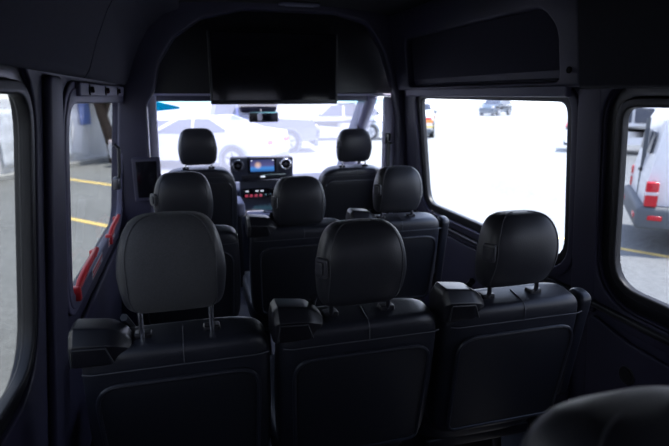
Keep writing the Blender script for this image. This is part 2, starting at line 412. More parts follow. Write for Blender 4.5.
def make_seat(name, label, group, loc, hz, w=.46, hr_w=.25, arm=False, posts='plastic', box_side=True, back_len=.462, round_top=9., centre='fabric', hr_h=.235, button=True, belt_w=.135):
    t = thing(name, label, 'seat', loc, 0, group)
    a = w/2
    # backrest
    rings = []; NR = 30
    for j in range(NR+1):
        v = -math.cos(PI*j/NR); v = max(-.999, min(.999, v))
        u = back_len/2 + v*back_len/2
        pw = (1-abs(v)**round_top)**(1/round_top)
        pd = (1-abs(v)**6)**(1/6)
        ww = a*(1-.02*max(0, v)-.03*max(0, -v))*(.10+.90*pw)
        dd = .068*(.25+.75*pd)
        rings.append([BT(x, n_, u) for x, n_ in sring(ww, dd, 4.5, 56)])
    br = mesh_obj('backrest', loft(rings), 'leather', t, sharp=70)
    up = back_len
    # horizontal seam just under the rear top edge, vertical seam on the top roll
    mesh_obj('seam', tube([BT(x, .0668 if abs(x) < a*.9 else .060, up-.050) for x in [a*.95*(k/10-1) for k in range(21)]], .0016, 6), 'seam', br)
    vs = [BT(.012, .0685, up-.05), BT(.012, .064, up-.02), BT(.012, .052, up-.004), BT(.012, .03, up+.001), BT(.012, -.02, up+.001)]
    mesh_obj('seam', tube(vs, .0015, 6), 'seam', br)
    # rear shell panel and its raised rim
    pan = rpoly([(-a*.80, .04), (a*.80, .04), (a*.84, up-.085), (-a*.84, up-.085)], [.03, .03, .06, .06], 8)
    mesh_obj('back_panel', plate(pan, [], .010, lambda x, u, w_: BT(x, .064+w_, u), .004), 'shell', br)
    mesh_obj('panel_rim', tube([BT(x, .073, u) for x, u in pan], .006, 8, closed=True), 'leather', br)
    # bolsters on the front
    for s in (-1, 1):
        mesh_obj('side_bolster', tube([BT(s*a*.82, -.06, .05+.32*k/8) for k in range(9)], .03, 12, rs=[.018+.014*math.sin(PI*k/8) for k in range(9)]), 'leather', t)
    # cushion
    cr = []
    for j in range(21):
        v = -math.cos(PI*j/20); v = max(-.999, min(.999, v))
        y = .27+v*.25; f = (1-abs(v)**7)**(1/7)
        cr.append([(x, y, .40+z*.9 + .02*v) for x, z in sring(a*.98*(.15+.85*f), .07*(.2+.8*f), 4.5, 48)])
    mesh_obj('seat_cushion', loft(cr), 'leather', t, sharp=70)
    mesh_obj('seat_base', box(-a*.86, a*.86, .03, .48, .29, .335, .01), 'plastic', t)
    for s in (-1, 1):
        b_ = box(s*a*.6-.02, s*a*.6+.02, .06, .46, .0, .295, .006)
        xform(b_, lambda c: (c.x, .26+(c.y-.26)*(1.0 if c.z < .1 else .55), c.z))
        mesh_obj('leg', b_, 'steel', t)
    # headrest, posts, sleeves
    cy = BT(0, 0, hz-.42)[1] + .005
    h = headrest(t, hr_w, hr_h, .125, hz, cy, button=button, centre=centre)
    topz = BT(0, 0, up)[2]
    for s in (-1, 1):
        px = s*hr_w*.33
        mesh_obj('headrest_post', tube([(px, cy+.012, hz-hr_h*.35), (px, cy+.004, topz+.02), BT(px, 0, up-.04)], .0065, 12), posts, t)
        sb = plate(rrect(-.021, .021, -.015, .015, .007), [], .016, lambda u, v, w_: (px+u, BT(0, 0, up)[1]+v+.002, topz-.006+w_), .004)
        mesh_obj('post_sleeve', sb, 'plastic', t)
    # belt retractor housing on the left shoulder
    if box_side:
        bw = belt_w; cx = -a + bw/2 - .012
        bm_ = bmesh.new()
        prof = [(-.062, -.055), (.050, -.055), (.055, .010), (.030, .048), (-.035, .048), (-.066, .008)]   # (back-to-front, up)
        prof = rpoly(prof, .012, 4)
        secs = []
        for k, (fx, sc) in enumerate([(-.5, .78), (-.47, .90), (-.40, 1.), (.12, 1.), (.22, .97), (.42, .78), (.5, .60)]):
            cxs = pts_c(prof)
            secs.append([(cx+fx*bw, -(cxs[0]+(p[0]-cxs[0])*sc) + BT(0, 0, up)[1]-.006, topz-.042+(p[1]+.055)*sc*.92*(1.0-.16*(fx+.5)) ) for p in prof])
        hs = mesh_obj('belt_housing', loft(secs), 'plastic', t, sharp=35)
        # flap line and belt slot
        yb = BT(0, 0, up)[1]-.006
        mesh_obj('belt_slot', box(cx+bw*.30, cx+bw*.48, yb-.020, yb+.035, topz-.006, topz+.012, .005), 'gloss', hs)
        mesh_obj('housing_rim', tube([(cx-bw*.44, yb-.060, topz-.03), (cx-bw*.40, yb-.0655, topz+.014), (cx+bw*.12, yb-.0655, topz+.010), (cx+bw*.22, yb-.062, topz-.028)], .003, 6), 'shell', hs)
        # webbing running down from housing in front of the backrest
        mesh_obj('belt_strap', tube([BT(cx+bw*.38, -.02, up+.045), BT(cx+bw*.45, -.082, up-.03), BT(cx+bw*.7, -.09, up-.2), BT(cx+bw, -.10, .06)], .010, 6), 'plastic', t)
    if arm:
        ax = a+.030
        bm_ = plate(rrect(-.34, .055, -.036, .036, .030), [], .045, lambda u, v, w_: BT(ax-.022+w_, v-.005, up-.075+u+.0), .014)
        ar = mesh_obj('armrest', bm_, 'leather', t)
        mesh_obj('armrest_pivot', disc(BT(ax-.028, 0, .15), (1, 0, 0), .026, .03, 20, .003), 'plastic', t)
    return t

G1, G2 = 'rear row of passenger seats', 'second row of passenger seats'
r1 = [(-.055, 1.060), (.420, 1.015), (.895, 1.015)]
LB1 = ['black leather seat beside the left window, its headrest raised on two chrome posts',
       'black leather seat in the middle of the nearest complete row, headrest pushed down',
       'black leather seat beside the right wall, right of the nearest row, armrest folded up']
for i, (x, hz) in enumerate(r1):
    make_seat('passenger_seat', LB1[i], G1, (x, 1.335, 0), hz, arm=(i == 2), posts='chrome' if i == 0 else 'steel',
              centre='fabric' if i == 0 else 'leather_side', hr_w=[.250, .244, .240][i], hr_h=[.245, .235, .225][i], button=(i > 0))
r2 = [(-.035, 1.015), (.470, .975), (.950, 1.010)]
LB2 = ['black leather seat directly behind the driver, in the row ahead of the chrome-post headrest',
       'black leather seat just behind the dashboard console, middle of the second row',
       'black leather seat in front of the large right window, second row, armrest folded up']
for i, (x, hz) in enumerate(r2):
    make_seat('passenger_seat', LB2[i], G2, (x, 2.37, 0), hz, arm=(i == 2), posts='steel', centre='leather_side',
              hr_w=[.248, .246, .240][i], hr_h=[.235, .235, .225][i])
# nearest row: only this seat reaches into the frame
make_seat('passenger_seat', 'blurred black leather seat closest to the camera, only its headrest curve showing at lower right', None,
          (.395, .43, 0), 1.047, posts='steel', centre='leather_side', hr_w=.26, box_side=True)
# cab seats
make_seat('driver_seat', 'black high-backed driver seat in front of the silver saloon view', None, (.058, 3.70, 0), 1.115, w=.50, hr_w=.255, posts='chrome',
          box_side=False, back_len=.56, round_top=4.2, centre='leather_side', hr_h=.245, button=False)
make_seat('front_passenger_seat', 'black high-backed front passenger seat beside the right front pillar', None, (1.125, 3.62, 0), 1.105, w=.52, hr_w=.255, posts='chrome',
          box_side=False, back_len=.545, round_top=4.2, centre='leather_side', hr_h=.235, button=True)

# ------------------------------------------------------------------ cab furniture
t = thing('dashboard', 'dark dashboard running under the windscreen', 'dashboard', (.52, 4.62, 0))
prof = [(-.30, .30), (-.34, .55), (-.30, .68), (-.20, .725), (.40, .70), (.40, .30)]
pp = rpoly(prof, .04, 5)
mesh_obj('dashboard_body', loft([[(x, p[0], p[1]) for p in pp] for x in (-.90, -.5, 0, .5, .95)]), 'dash', t)
mesh_obj('instrument_hood', box(-.72, -.24, -.33, -.05, .71, .79, .03, taper=(.8, .7)), 'dash', t)
mesh_obj('glovebox_lid', box(.38, .88, -.352, -.33, .42, .60, .01), 'plastic', t)
# centre unit
t = thing('centre_console', 'central console with wide display between two round air vents', 'dashboard console', (.56, 4.17, 0))
pan = rpoly([(-.25, .775), (.25, .785), (.255, .965), (-.25, .975)], .022)
mesh_obj('vent_panel', plate(pan, [], .06, lambda x, z, w: (x, w, z), .012), 'dash', t)
for s in (-1, 1):
    v = mesh_obj('air_vent', torus((s*.192, -.004, .905), (0, 1, 0), .040, .0085, 36, 10), 'chrome' if s > 0 else 'steel', t)
    mesh_obj('vent_core', disc((s*.192, -.001, .905), (0, 1, 0), .036, .012, 30), 'gloss', v)
    mesh_obj('vent_hub', disc((s*.192, -.012, .905), (0, 1, 0), .013, .012, 20, .002), 'steel', v)
    mesh_obj('vent_fin', box(s*.192-.034, s*.192+.034, -.012, -.006, .902, .908, .001, 1), 'plastic', v)
# navigation picture on the display: night sky blues and lilac with an orange glow, procedural
m = bpy.data.materials.new('display_map'); m.use_nodes = True; nt = m.node_tree; b = nt.nodes['Principled BSDF']
tc = nt.nodes.new('ShaderNodeTexCoord'); sp = nt.nodes.new('ShaderNodeSeparateXYZ'); nt.links.new(tc.outputs['Object'], sp.inputs[0])
rz = nt.nodes.new('ShaderNodeMapRange'); rz.inputs[1].default_value = .84; rz.inputs[2].default_value = .955; nt.links.new(sp.outputs['Z'], rz.inputs[0])
rp = nt.nodes.new('ShaderNodeValToRGB'); e = rp.color_ramp.elements
e[0].color = (.01, .02, .08, 1); e[1].color = (.03, .04, .12, 1); k = e.new(.35); k.color = (.05, .22, .6, 1); k = e.new(.55); k.color = (.08, .08, .22, 1)
nt.links.new(rz.outputs[0], rp.inputs[0])
dn = nt.nodes.new('ShaderNodeVectorMath'); dn.operation = 'DISTANCE'; dn.inputs[1].default_value = (-.035, 0, .905)
nt.links.new(tc.outputs['Object'], dn.inputs[0])
dr = nt.nodes.new('ShaderNodeValToRGB'); dr.color_ramp.elements[0].color = (.7, .42, .16, 1); dr.color_ramp.elements[1].color = (0, 0, 0, 1)
dr.color_ramp.elements[0].position = .008; dr.color_ramp.elements[1].position = .035
nt.links.new(dn.outputs['Value'], dr.inputs[0])
ad = nt.nodes.new('ShaderNodeMix'); ad.data_type = 'RGBA'; ad.blend_type = 'ADD'; ad.inputs['Factor'].default_value = 1
nt.links.new(rp.outputs[0], ad.inputs['A']); nt.links.new(dr.outputs[0], ad.inputs['B'])
nt.links.new(ad.outputs['Result'], b.inputs['Emission Color']); b.inputs['Emission Strength'].default_value = .42
b.inputs['Base Color'].default_value = (.01, .01, .015, 1); b.inputs['Roughness'].default_value = .1
M['map'] = m
M['lit_white'] = mat('lit_white', (.3, .3, .35), .4, emit=(.8, .85, 1.), estr=.3)
M['lit_red'] = mat('lit_red', (.12, .02, .03), .4, emit=(.9, .10, .2), estr=.12)
d = mesh_obj('display', plate(rrect(-.115, .115, .842, .962, .006), [], .012, lambda x, z, w: (x, -.010+w, z), .002), 'gloss', t)
mesh_obj('display_picture', plate(rrect(-.095, .095, .852, .950, .004), [], .002, lambda x, z, w: (x, -.0125+w, z), 0), 'map', d, smooth=False)
for x in (-.085, .085): mesh_obj('display_icon', box(x-.006, x+.006, -.015, -.0125, .938, .946, .001, 1), 'lit_white', d)
mesh_obj('button_strip', box(-.17, .19, -.016, .0, .795, .828, .004), 'plastic', t)
mesh_obj('lit_key', box(-.02, .02, -.020, -.016, .806, .820, .002), 'lit_white', t)
for k in range(5): mesh_obj('strip_key', box(-.155+.03*k, -.135+.03*k, -.0195, -.016, .803, .821, .002), 'shell', t)
# console stack falling towards the floor
stack = rpoly([(0, .02), (-.02, .30), (-.06, .45), (.015, .60), (.03, .775), (.09, .775), (.09, .02)], [.0, .02, .05, .05, .01, .01, 0], 5)
mesh_obj('console_stack', loft([[(x*(1-.06*abs(s)), p[0], p[1]) for p in stack] for x, s in ((-.19, 1), (-.175, 0), (.175, 0), (.19, 1))]), 'dash', t)
cs = mesh_obj('climate_panel', box(-.165, .165, .0, .03, .645, .715, .006), 'gloss', t)
for k in range(8):
    mesh_obj('toggle', box(-.145+.038*k, -.122+.038*k, -.010, .004, .648, .668, .003), 'lit_red' if k < 4 else 'steel', cs)
for k in (0, 2, 3, 6): mesh_obj('indicator', box(-.14+.04*k, -.115+.04*k, -.004, .001, .690, .700, .001, 1), 'lit_white', cs)
mesh_obj('storage_tray', box(-.14, .15, -.16, .0, .50, .535, .012), 'armgrey', t)
cup = mesh_obj('cup_holder', torus((.03, -.085, .540), (0, 0, 1), .040, .006), 'steel', t)
t = thing('steering_wheel', 'black steering wheel in front of the driver seat', 'steering wheel', (.05, 4.20, .70))
ax = (0, -.80, .45)
mesh_obj('wheel_rim', torus((0, 0, 0), ax, .17, .014), 'leather', t)
mesh_obj('wheel_hub', disc((0, .01, -.006), ax, .06, .04, 24, .01), 'plastic', t)
for an in (0, PI, -PI/2):
    q = Vector((0, 0, 1)).rotation_difference(Vector(ax)).to_matrix()
    mesh_obj('wheel_spoke', tube([q @ Vector((.04*math.cos(an), .04*math.sin(an), 0)), q @ Vector((.165*math.cos(an), .165*math.sin(an), 0))], .012, 8), 'plastic', t)
# driver's fold-down armrest, coloured pale all over for daylight falling on it
t = thing('cab_armrest', 'armrest on the right of the driver seat, coloured pale for daylight', 'armrest', (.335, 3.78, 0))
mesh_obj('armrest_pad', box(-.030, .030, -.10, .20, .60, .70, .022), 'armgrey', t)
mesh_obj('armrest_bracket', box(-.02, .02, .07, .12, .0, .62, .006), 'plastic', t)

# rear-view mirror with sensor housing
t = thing('rear_view_mirror', 'black mirror and sensor housing at the top centre of the windscreen', 'mirror', (.56, 4.17, 1.40))
mesh_obj('sensor_housing', box(-.15, .12, -.02, .10, -.085, .03, .022, taper=(1.25, 1.1)), 'trim', t)
mesh_obj('mirror_body', box(-.10, .13, -.09, -.05, -.155, -.075, .016), 'plastic', t)
mesh_obj('mirror_arm', tube([(0, .02, -.03), (0, -.05, -.10)], .012, 10), 'plastic', t)
M['mirror'] = mat('mirror_glass', (.85, .85, .9), .03, metal=1.)
mesh_obj('mirror_glass', box(-.035, .12, -.092, -.089, -.145, -.085, .0005, 1), 'mirror', t)
mesh_obj('camera_lens', disc((-.08, -.085, -.12), (0, -1, 0), .016, .02, 20, .002), 'gloss', t)

# ceiling television on the bulkhead
t = thing('television', 'wide black television hanging from the overhead bulkhead', 'television', (.535, 3.235, 1.605))
mesh_obj('television_body', box(-.39, .39, .004, .05, -.21, .21, .008), 'plastic', t)
sc = mesh_obj('television_screen', box(-.378, .378, -.002, .006, -.185, .20, .001, 1), 'gloss', t)
mesh_obj('television_mount', box(-.12, .12, .045, .11, -.10, .10, .006), 'steel', t)
mesh_obj('sensor_window', box(-.015, .015, -.003, .005, -.205, -.197, .001, 1), 'steel', t)

# small framed screen low on the left front pillar
t = thing('pillar_monitor', 'small black framed monitor fixed to the left front pillar', 'monitor', (-.235, 3.08, .985))
mesh_obj('monitor_body', box(-.075, .075, 0, .035, -.125, .125, .008), 'trim', t)
mesh_obj('monitor_screen', box(-.055, .055, -.003, .003, -.100, .105, .001, 1), 'gloss', t)
mesh_obj('monitor_button', box(-.006, .006, -.004, .002, -.116, -.108, .001, 1), 'steel', t)
mesh_obj('monitor_bracket', box(-.03, .03, .03, .115, -.04, .04, .006), 'plastic', t)

# ceiling lamp
t = thing('ceiling_lamp', 'flat oval reading lamp on the ceiling above the television', 'lamp', (.66, 3.10, 1.951))
mesh_obj('lamp_housing', plate(rrect(-.12, .12, -.035, .035, .03), [], .012, lambda u, v, w: (u, v, -w+.004), .004), 'trim_light', t)
mesh_obj('lamp_lens', plate(rrect(-.085, .085, -.018, .018, .014), [], .004, lambda u, v, w: (u, v, -.008-w), .001), 'armgrey', t)

# red emergency hammers and labels along the left sill
hg = 'red emergency window handles'
for i, (y, ln, lb) in enumerate(((2.00, .38, 'larger red emergency handle at the near end of the left window sill'), (2.76, .30, 'red emergency handle at the far end of the left window sill'))):
    t = thing('emergency_handle', lb, 'handle', (0, 0, 0), 0, hg)
    z0 = .828 if i == 0 else .802
    P = lambda dy, dz, w: mL(y+dy, z0+dz, w)
    mesh_obj('handle_grip', tube([P(-.5*ln, -.015, .018), P(-.44*ln, .010, .024), P(-.2*ln, .028, .028), P(.1*ln, .030, .028), P(.42*ln, .028, .026), P(.5*ln, .010, .020)], .015, 10,
             rs=[.009, .012, .012, .011, .010, .008]), 'red', t)
    mesh_obj('handle_mount', box(XL(z0)-.002, XL(z0)+.028, y-.5*ln-.014, y-.5*ln+.014, z0-.05, z0+.0, .006), 'red', t)
    mesh_obj('handle_mount', box(XL(z0)-.002, XL(z0)+.024, y+.48*ln-.012, y+.48*ln+.012, z0-.01, z0+.02, .005), 'red', t)
for i, (y0, y1, lb) in enumerate(((2.10, 2.36, 'red and white sticker below the larger red handle'), (2.56, 2.78, 'red and white sticker below the far red handle'))):
    t = thing('warning_sticker', lb, 'sticker', (0, 0, 0), 0, 'stickers on the left sill')
    mesh_obj('sticker_base', plate(rrect(y0, y1, .748, .788, .004), [], .0015, lambda u, v, w: mL(u, v, w+.0185), 0), 'label_white', t, smooth=False)
    mesh_obj('red_band', plate(rrect(y0+.01, y1-.01, .770, .782, .001), [], .0012, lambda u, v, w: mL(u, v, w+.0198), 0), 'red', t, smooth=False)
    mesh_obj('red_band', plate(rrect(y0+.01, y1-.06, .754, .761, .001), [], .0012, lambda u, v, w: mL(u, v, w+.0198), 0), 'red', t, smooth=False)
t = thing('blue_sticker', 'bright blue sticker in the upper left corner of the windscreen', 'sticker', (0, 0, 0))
M['cyan'] = glass_mat('blue_film', (.03, .42, .55), .05)
mesh_obj('sticker_film', plate(rpoly([(0, 0), (.17, .015), (.17, .03), (0, .075)], .006), [], .002, lambda x, z, w: (-.215+x, 5.05-.98*(.635+z)/.72-.16*((-.215+x-.525)/1.05)**2-.004+w, 1.335+z), 0), 'cyan', t, smooth=False)
# sliding latch on the left window
t = thing('window_latch', 'dark vertical latch at the front edge of the left window', 'latch', (0, 0, 0))
mesh_obj('latch_rod', tube([mL(2.93, 1.20, .0), mL(2.93, 1.18, .022), mL(2.93, 1.05, .026), mL(2.93, 1.0, .02)], .009, 8), 'plastic', t)
mesh_obj('latch_body', box(XL(1.0)-.004, XL(1.0)+.03, 2.90, 2.96, .965, 1.03, .008), 'steel', t)
t = thing('sill_hook', 'tiny steel hook at the lower front corner of the large right window', 'hook', mR(2.80, .745, .012))
mesh_obj('hook_peg', tube([(0, 0, -.01), (-.006, 0, .012), (-.012, 0, .028)], .006, 8), 'chrome', t)
mesh_obj('hook_base', disc((.0, 0, -.012), (-1, 0, .3), .016, .008, 16, .001), 'plastic', t)
t = thing('wall_knob', 'round dark knob set in the lower right lining below rear window', 'knob', mR(1.30, .50, .020))
mesh_obj('knob_ring', torus((0, 0, 0), (1, 0, 0), .030, .005), 'plastic', t)
mesh_obj('knob_cap', disc((0, 0, 0), (1, 0, 0), .026, .012, 24, .003), 'plastic', t)

# ------------------------------------------------------------------ outside
GZ = -.55
m = bpy.data.materials.new('asphalt'); m.use_nodes = True; nt = m.node_tree; b = nt.nodes['Principled BSDF']; b.inputs['Roughness'].default_value = .9
tc = nt.nodes.new('ShaderNodeTexCoord')
n1 = nt.nodes.new('ShaderNodeTexNoise'); n1.inputs['Scale'].default_value = .35; n1.inputs['Detail'].default_value = 5
n2 = nt.nodes.new('ShaderNodeTexNoise'); n2.inputs['Scale'].default_value = 14; n2.inputs['Detail'].default_value = 8
r1_ = nt.nodes.new('ShaderNodeValToRGB'); r1_.color_ramp.elements[0].position = .3; r1_.color_ramp.elements[1].position = .72
r1_.color_ramp.elements[0].color = (.165, .17, .165, 1); r1_.color_ramp.elements[1].color = (.215, .22, .215, 1)
r2_ = nt.nodes.new('ShaderNodeValToRGB'); r2_.color_ramp.elements[0].position = .35; r2_.color_ramp.elements[1].position = .65
r2_.color_ramp.elements[0].color = (.85, .85, .85, 1); r2_.color_ramp.elements[1].color = (1.1, 1.1, 1.1, 1)
mx = nt.nodes.new('ShaderNodeMix'); mx.data_type = 'RGBA'; mx.blend_type = 'MULTIPLY'; mx.inputs['Factor'].default_value = 1
nt.links.new(tc.outputs['Object'], n1.inputs[0]); nt.links.new(tc.outputs['Object'], n2.inputs[0])
nt.links.new(n1.outputs['Fac'], r1_.inputs[0]); nt.links.new(n2.outputs['Fac'], r2_.inputs[0])
nt.links.new(r1_.outputs[0], mx.inputs['A']); nt.links.new(r2_.outputs[0], mx.inputs['B']); nt.links.new(mx.outputs['Result'], b.inputs['Base Color'])
M['asphalt'] = m
bm = bmesh.new(); bmesh.ops.create_grid(bm, x_segments=4, y_segments=4, size=120); bm.transform(Matrix.Translation((0, 20, GZ)))
struct(mesh_obj('ground', bm, 'asphalt', smooth=False))
def line(name, a, b, w, label, ext=0., m='yline', cat='road marking'):
    a, b = Vector((*a, 0)), Vector((*b, 0)); d = (b-a).normalized(); a = a-d*ext; b = b+d*ext; s = Vector((d.y, -d.x, 0))*w/2
    bm = bmesh.new(); lo = [bm.verts.new(p+Vector((0, 0, GZ+.001))) for p in (a-s, a+s, b+s, b-s)]; hi = [bm.verts.new(v.co+Vector((0, 0, .004))) for v in lo]
    bm.faces.new(lo[::-1]); bm.faces.new(hi)
    for k in range(4): bm.faces.new((lo[k], lo[(k+1) % 4], hi[(k+1) % 4], hi[k]))
    return tag(mesh_obj(name, bm, m, smooth=False), label, cat, 'painted parking lines')
line('parking_line', (-2.92, 13.94), (-1.79, 12.71), .16, 'yellow painted line across the lot, nearer the pale wall, left window', 1.2)
line('parking_line', (-2.04, 9.37), (-1.5, 8.79), .12, 'yellow painted line nearer the van, seen low in left window', 1.4)
line('parking_line', (5.5, 5.39), (5.79, 4.94), .10, 'yellow painted line beneath the white van at the right', 1.0)

# pale boundary wall at left, with a reflection stand-in sheet and a blue panel
A, B = Vector((-5.6, 12.05, 0)), Vector((-2.2, 18.72, 0))
d = (B-A).normalized(); nrm = Vector((d.y, -d.x, 0))
def wl(u, v, w): p = A+d*u+nrm*w; return (p.x, p.y, GZ+v)
tag(mesh_obj('boundary_wall', plate([(-6, 0), (9.2, 0), (9.2, 1.9), (-6, 1.9)], [], .2, lambda u, v, w: wl(u, v, w-.2), .01), 'wall'), 'pale grey boundary wall across the lot, seen through the left windows', 'wall')
# wrinkled pale sheet put in for a bluish reflection in the window
bm = bmesh.new(); G = []
for i in range(25):
    G.append([bm.verts.new(wl(2.6+i*.105, .25+j*.14, .06+.02*math.sin(i*1.3+j*.7)+.015*math.sin(j*2.1-i*.5))) for j in range(11)])
for a_, b_ in zip(G, G[1:]):
    for j in range(10): a0 = bm.faces.new((a_[j], b_[j], b_[j+1], a_[j+1]))
o = mesh_obj('reflection_sheet', bm, 'sheet'); md = o.modifiers.new('thickness', 'SOLIDIFY'); md.thickness = .006
tag(o, 'wrinkled pale sheet on the boundary wall, added to imitate a bluish reflection', 'sheet')
tag(mesh_obj('wall_panel', plate(rrect(5.55, 6.0, 1.15, 1.85, .02), [], .05, lambda u, v, w: wl(u, v, w+.06), .01), 'bluesign'), 'small blue panel on the boundary wall beside the tree trunk', 'panel')
tag(mesh_obj('kerb', plate(rrect(-6, 9.2, 0, .12, .01), [], .25, lambda u, v, w: wl(u, v, w+.001), .01), 'kerb'), 'low concrete kerb along the foot of the boundary wall', 'kerb')

# tree
t = thing('tree', 'dark leaning tree trunk with low foliage in front of boundary wall', 'tree', (-2.20, 17.2, GZ))
def skin(path, rs): return tube(path, .1, 12, rs=rs)
mesh_obj('trunk', skin([(.05, 0, -.05), (.0, 0, .25), (-.08, 0, .75), (-.20, .05, 1.25), (-.30, .1, 1.7), (-.36, .1, 2.4), (-.4, .1, 3.2)], [.24, .17, .16, .15, .15, .12, .07]), 'bark', t)
mesh_obj('branch', skin([(-.20, .05, 1.3), (-.05, .1, 1.75), (.3, .1, 2.1), (.6, .2, 2.5)], [.09, .07, .06, .03]), 'bark', t)
bm = bmesh.new()
for k in range(2600):
    v = Vector((random.gauss(0, 1), random.gauss(0, 1), random.gauss(0, 1))).normalized()*(random.random()**.4)
    c = Vector((-.1+v.x*1.2, .2+v.y*1.2, 2.75+v.z*1.05)); 
    if c.z < 1.75: continue
    a1 = Vector((random.gauss(0, 1), random.gauss(0, 1), random.gauss(0, 1))).normalized(); a2 = a1.orthogonal().normalized()
    s = random.uniform(.06, .12)
    vs = [bm.verts.new(c+a1*s), bm.verts.new(c+a2*s*.5), bm.verts.new(c-a1*s), bm.verts.new(c-a2*s*.5)]
    bm.faces.new(vs)
mesh_obj('foliage', bm, 'leaf', t, smooth=False)

# ---- vehicles: local +x forward, origin on the ground at the centre
def vehicle(name, label, cat, loc, ang, L, W, body, belt, roof, windows, wheels, r, paint, group=None, extra=None, roofw=.80, lower=None):
    t = thing(name, label, cat, (loc[0], loc[1], GZ), ang, group)
    def hw(z):
        if z <= belt: return W/2*(1-.05*max(0, (.45-z)/.45))
        k = (z-belt)/(roof-belt); return W/2*(1-(1-roofw)*k)
    bm = plate(rpoly(body, [.06]*len(body), 4), [], 1.0, lambda x, z, w: (x, (w-.5)*2*hw(z)*(1-.10*max(0, (abs(x)/(L/2))-.8)/.2), z), 0)
    # round the long edges
    bmesh.ops.dissolve_limit(bm, angle_limit=.002, verts=bm.verts[:], edges=bm.edges[:])
    b_ = mesh_obj('body', bm, paint, t, sharp=25)
    md = b_.modifiers.new('edge', 'BEVEL'); md.width = .045; md.segments = 3; md.limit_method = 'ANGLE'; md.angle_limit = .7; md.harden_normals = False
    for wdw in windows:
        for s in (-1, 1):
            mesh_obj('side_window', plate(rpoly(wdw, .05, 4), [], .012, lambda x, z, w, s=s: (x, s*(hw(z)+.002+w), z), 0), 'carglass', t)
    for wx in wheels:
        for s in (-1, 1):
            y = s*(W/2-.10)
            wh = mesh_obj('wheel', disc((wx, y, r), (0, 1, 0), r, .22, 32, .03), 'tyre', t)
            mesh_obj('hub_cap', disc((wx, y+s*.105, r), (0, 1, 0), r*.62, .03, 24, .008), 'alloy', wh)
            for q in range(5):
                an = q*2*PI/5
                mesh_obj('spoke', box(wx-.025, wx+.025, y+s*.115-.006, y+s*.115+.012, r+.04, r+r*.55, .004), 'steel', wh).data.transform(
                    Matrix.Translation((wx, 0, r)) @ Matrix.Rotation(an, 4, 'Y') @ Matrix.Translation((-wx, 0, -r)))
            mesh_obj('wheel_arch', torus((wx, s*(W/2-.015), r), (0, 1, 0), r*1.12, .03, 32, 8), 'bumper', t)
    if extra: extra(t, hw)
    return t
def car_ends(L, W, belt, glass_r, glass_f):
    def f(t, hw):
        for s in (-1, 1):
            mesh_obj('tail_lamp', box(-L/2-.015, -L/2+.16, s*W*.33-.17, s*W*.33+.17, belt-.22, belt-.10, .02), 'tail', t)
            mesh_obj('headlamp', box(L/2-.22, L/2+.01, s*W*.34-.14, s*W*.34+.14, belt-.33, belt-.18, .03), 'tailclear', t)
            mesh_obj('door_mirror', box(glass_f[0][0]-.25, glass_f[0][0]-.10, s*(W/2+.08)-.07, s*(W/2+.08)+.07, belt-.01, belt+.13, .03), 'bumper', t)
        for nm, g in (('rear_window', glass_r), ('windscreen', glass_f)):
            (x0, z0), (x1, z1) = g; dx, dz = x1-x0, z1-z0; n = Vector((dz, 0, -dx)).normalized(); n = n if (n.z > 0) else -n
            bm = bmesh.new(); vs = []
            for x, z in ((x0, z0), (x1, z1)):
                for s in (-1, 1): vs.append(Vector((x, s*(hw(z)-.09), z))+n*.012)
            q = [bm.verts.new(v) for v in (vs[0], vs[1], vs[3], vs[2])]; qq = [bm.verts.new(v.co-n*.01) for v in q]
            bm.faces.new(q); bm.faces.new(qq[::-1])
            for k in range(4): bm.faces.new((q[k], q[(k+1) % 4], qq[(k+1) % 4], qq[k]))
            bmesh.ops.recalc_face_normals(bm, faces=bm.faces[:])
            mesh_obj(nm, bm, 'carglass', t, smooth=False)
        mesh_obj('front_bumper', box(L/2-.12, L/2+.03, -W/2*.86, W/2*.86, .22, .48, .05), 'bumper', t)
        mesh_obj('rear_bumper', box(-L/2-.03, -L/2+.12, -W/2*.86, W/2*.86, .24, .46, .05), 'bumper', t)
    return f
sed = [(-2.4, .25), (2.38, .25), (2.42, .62), (2.1, .78), (1.05, .95), (.25, 1.40), (-.75, 1.45), (-1.65, 1.10), (-2.38, 1.02), (-2.44, .6)]
sedw = [[(.85, .98), (.15, 1.35), (-.25, 1.38), (-.25, .98)], [(-.33, .98), (-.33, 1.38), (-.75, 1.38), (-1.35, 1.06)]]
vehicle('saloon_car', 'washed-out silver saloon parked ahead, seen through windscreen behind driver headrest', 'car', (.30, 15.5), math.radians(150), 4.85, 1.82, sed, .95, 1.45, sedw, (-1.45, 1.42), .34, 'silver',
        extra=car_ends(4.85, 1.82, .95, ((-1.62, 1.10), (-.80, 1.42)), ((1.0, .97), (.30, 1.37))))
pick = [(-2.75, .45), (2.72, .45), (2.78, .9), (2.6, 1.15), (1.25, 1.22), (.65, 1.78), (-.75, 1.82), (-.95, 1.2), (-2.78, 1.18)]
pickw = [[(1.05, 1.22), (.6, 1.68), (.05, 1.7), (.05, 1.22)], [(-.03, 1.22), (-.03, 1.7), (-.68, 1.7), (-.78, 1.22)]]
vehicle('pickup_truck', 'washed-out blue grey pickup truck seen through the windscreen under the mirror', 'truck', (1.75, 19.3), math.radians(-5), 5.6, 1.95, pick, 1.18, 1.82, pickw, (-1.75, 1.75), .40, 'bluep',
        extra=car_ends(5.6, 1.95, 1.15, ((-.93, 1.22), (-.80, 1.72)), ((1.22, 1.24), (.70, 1.72))))
suv = [(-2.2, .35), (2.2, .35), (2.25, .75), (2.0, 1.0), (1.15, 1.08), (.5, 1.66), (-1.5, 1.70), (-2.1, 1.15), (-2.22, .8)]
suvw = [[(.95, 1.08), (.42, 1.56), (-.1, 1.58), (-.1, 1.08)], [(-.18, 1.08), (-.18, 1.58), (-.95, 1.6), (-.95, 1.08)], [(-1.03, 1.08), (-1.03, 1.6), (-1.45, 1.58), (-1.8, 1.15)]]
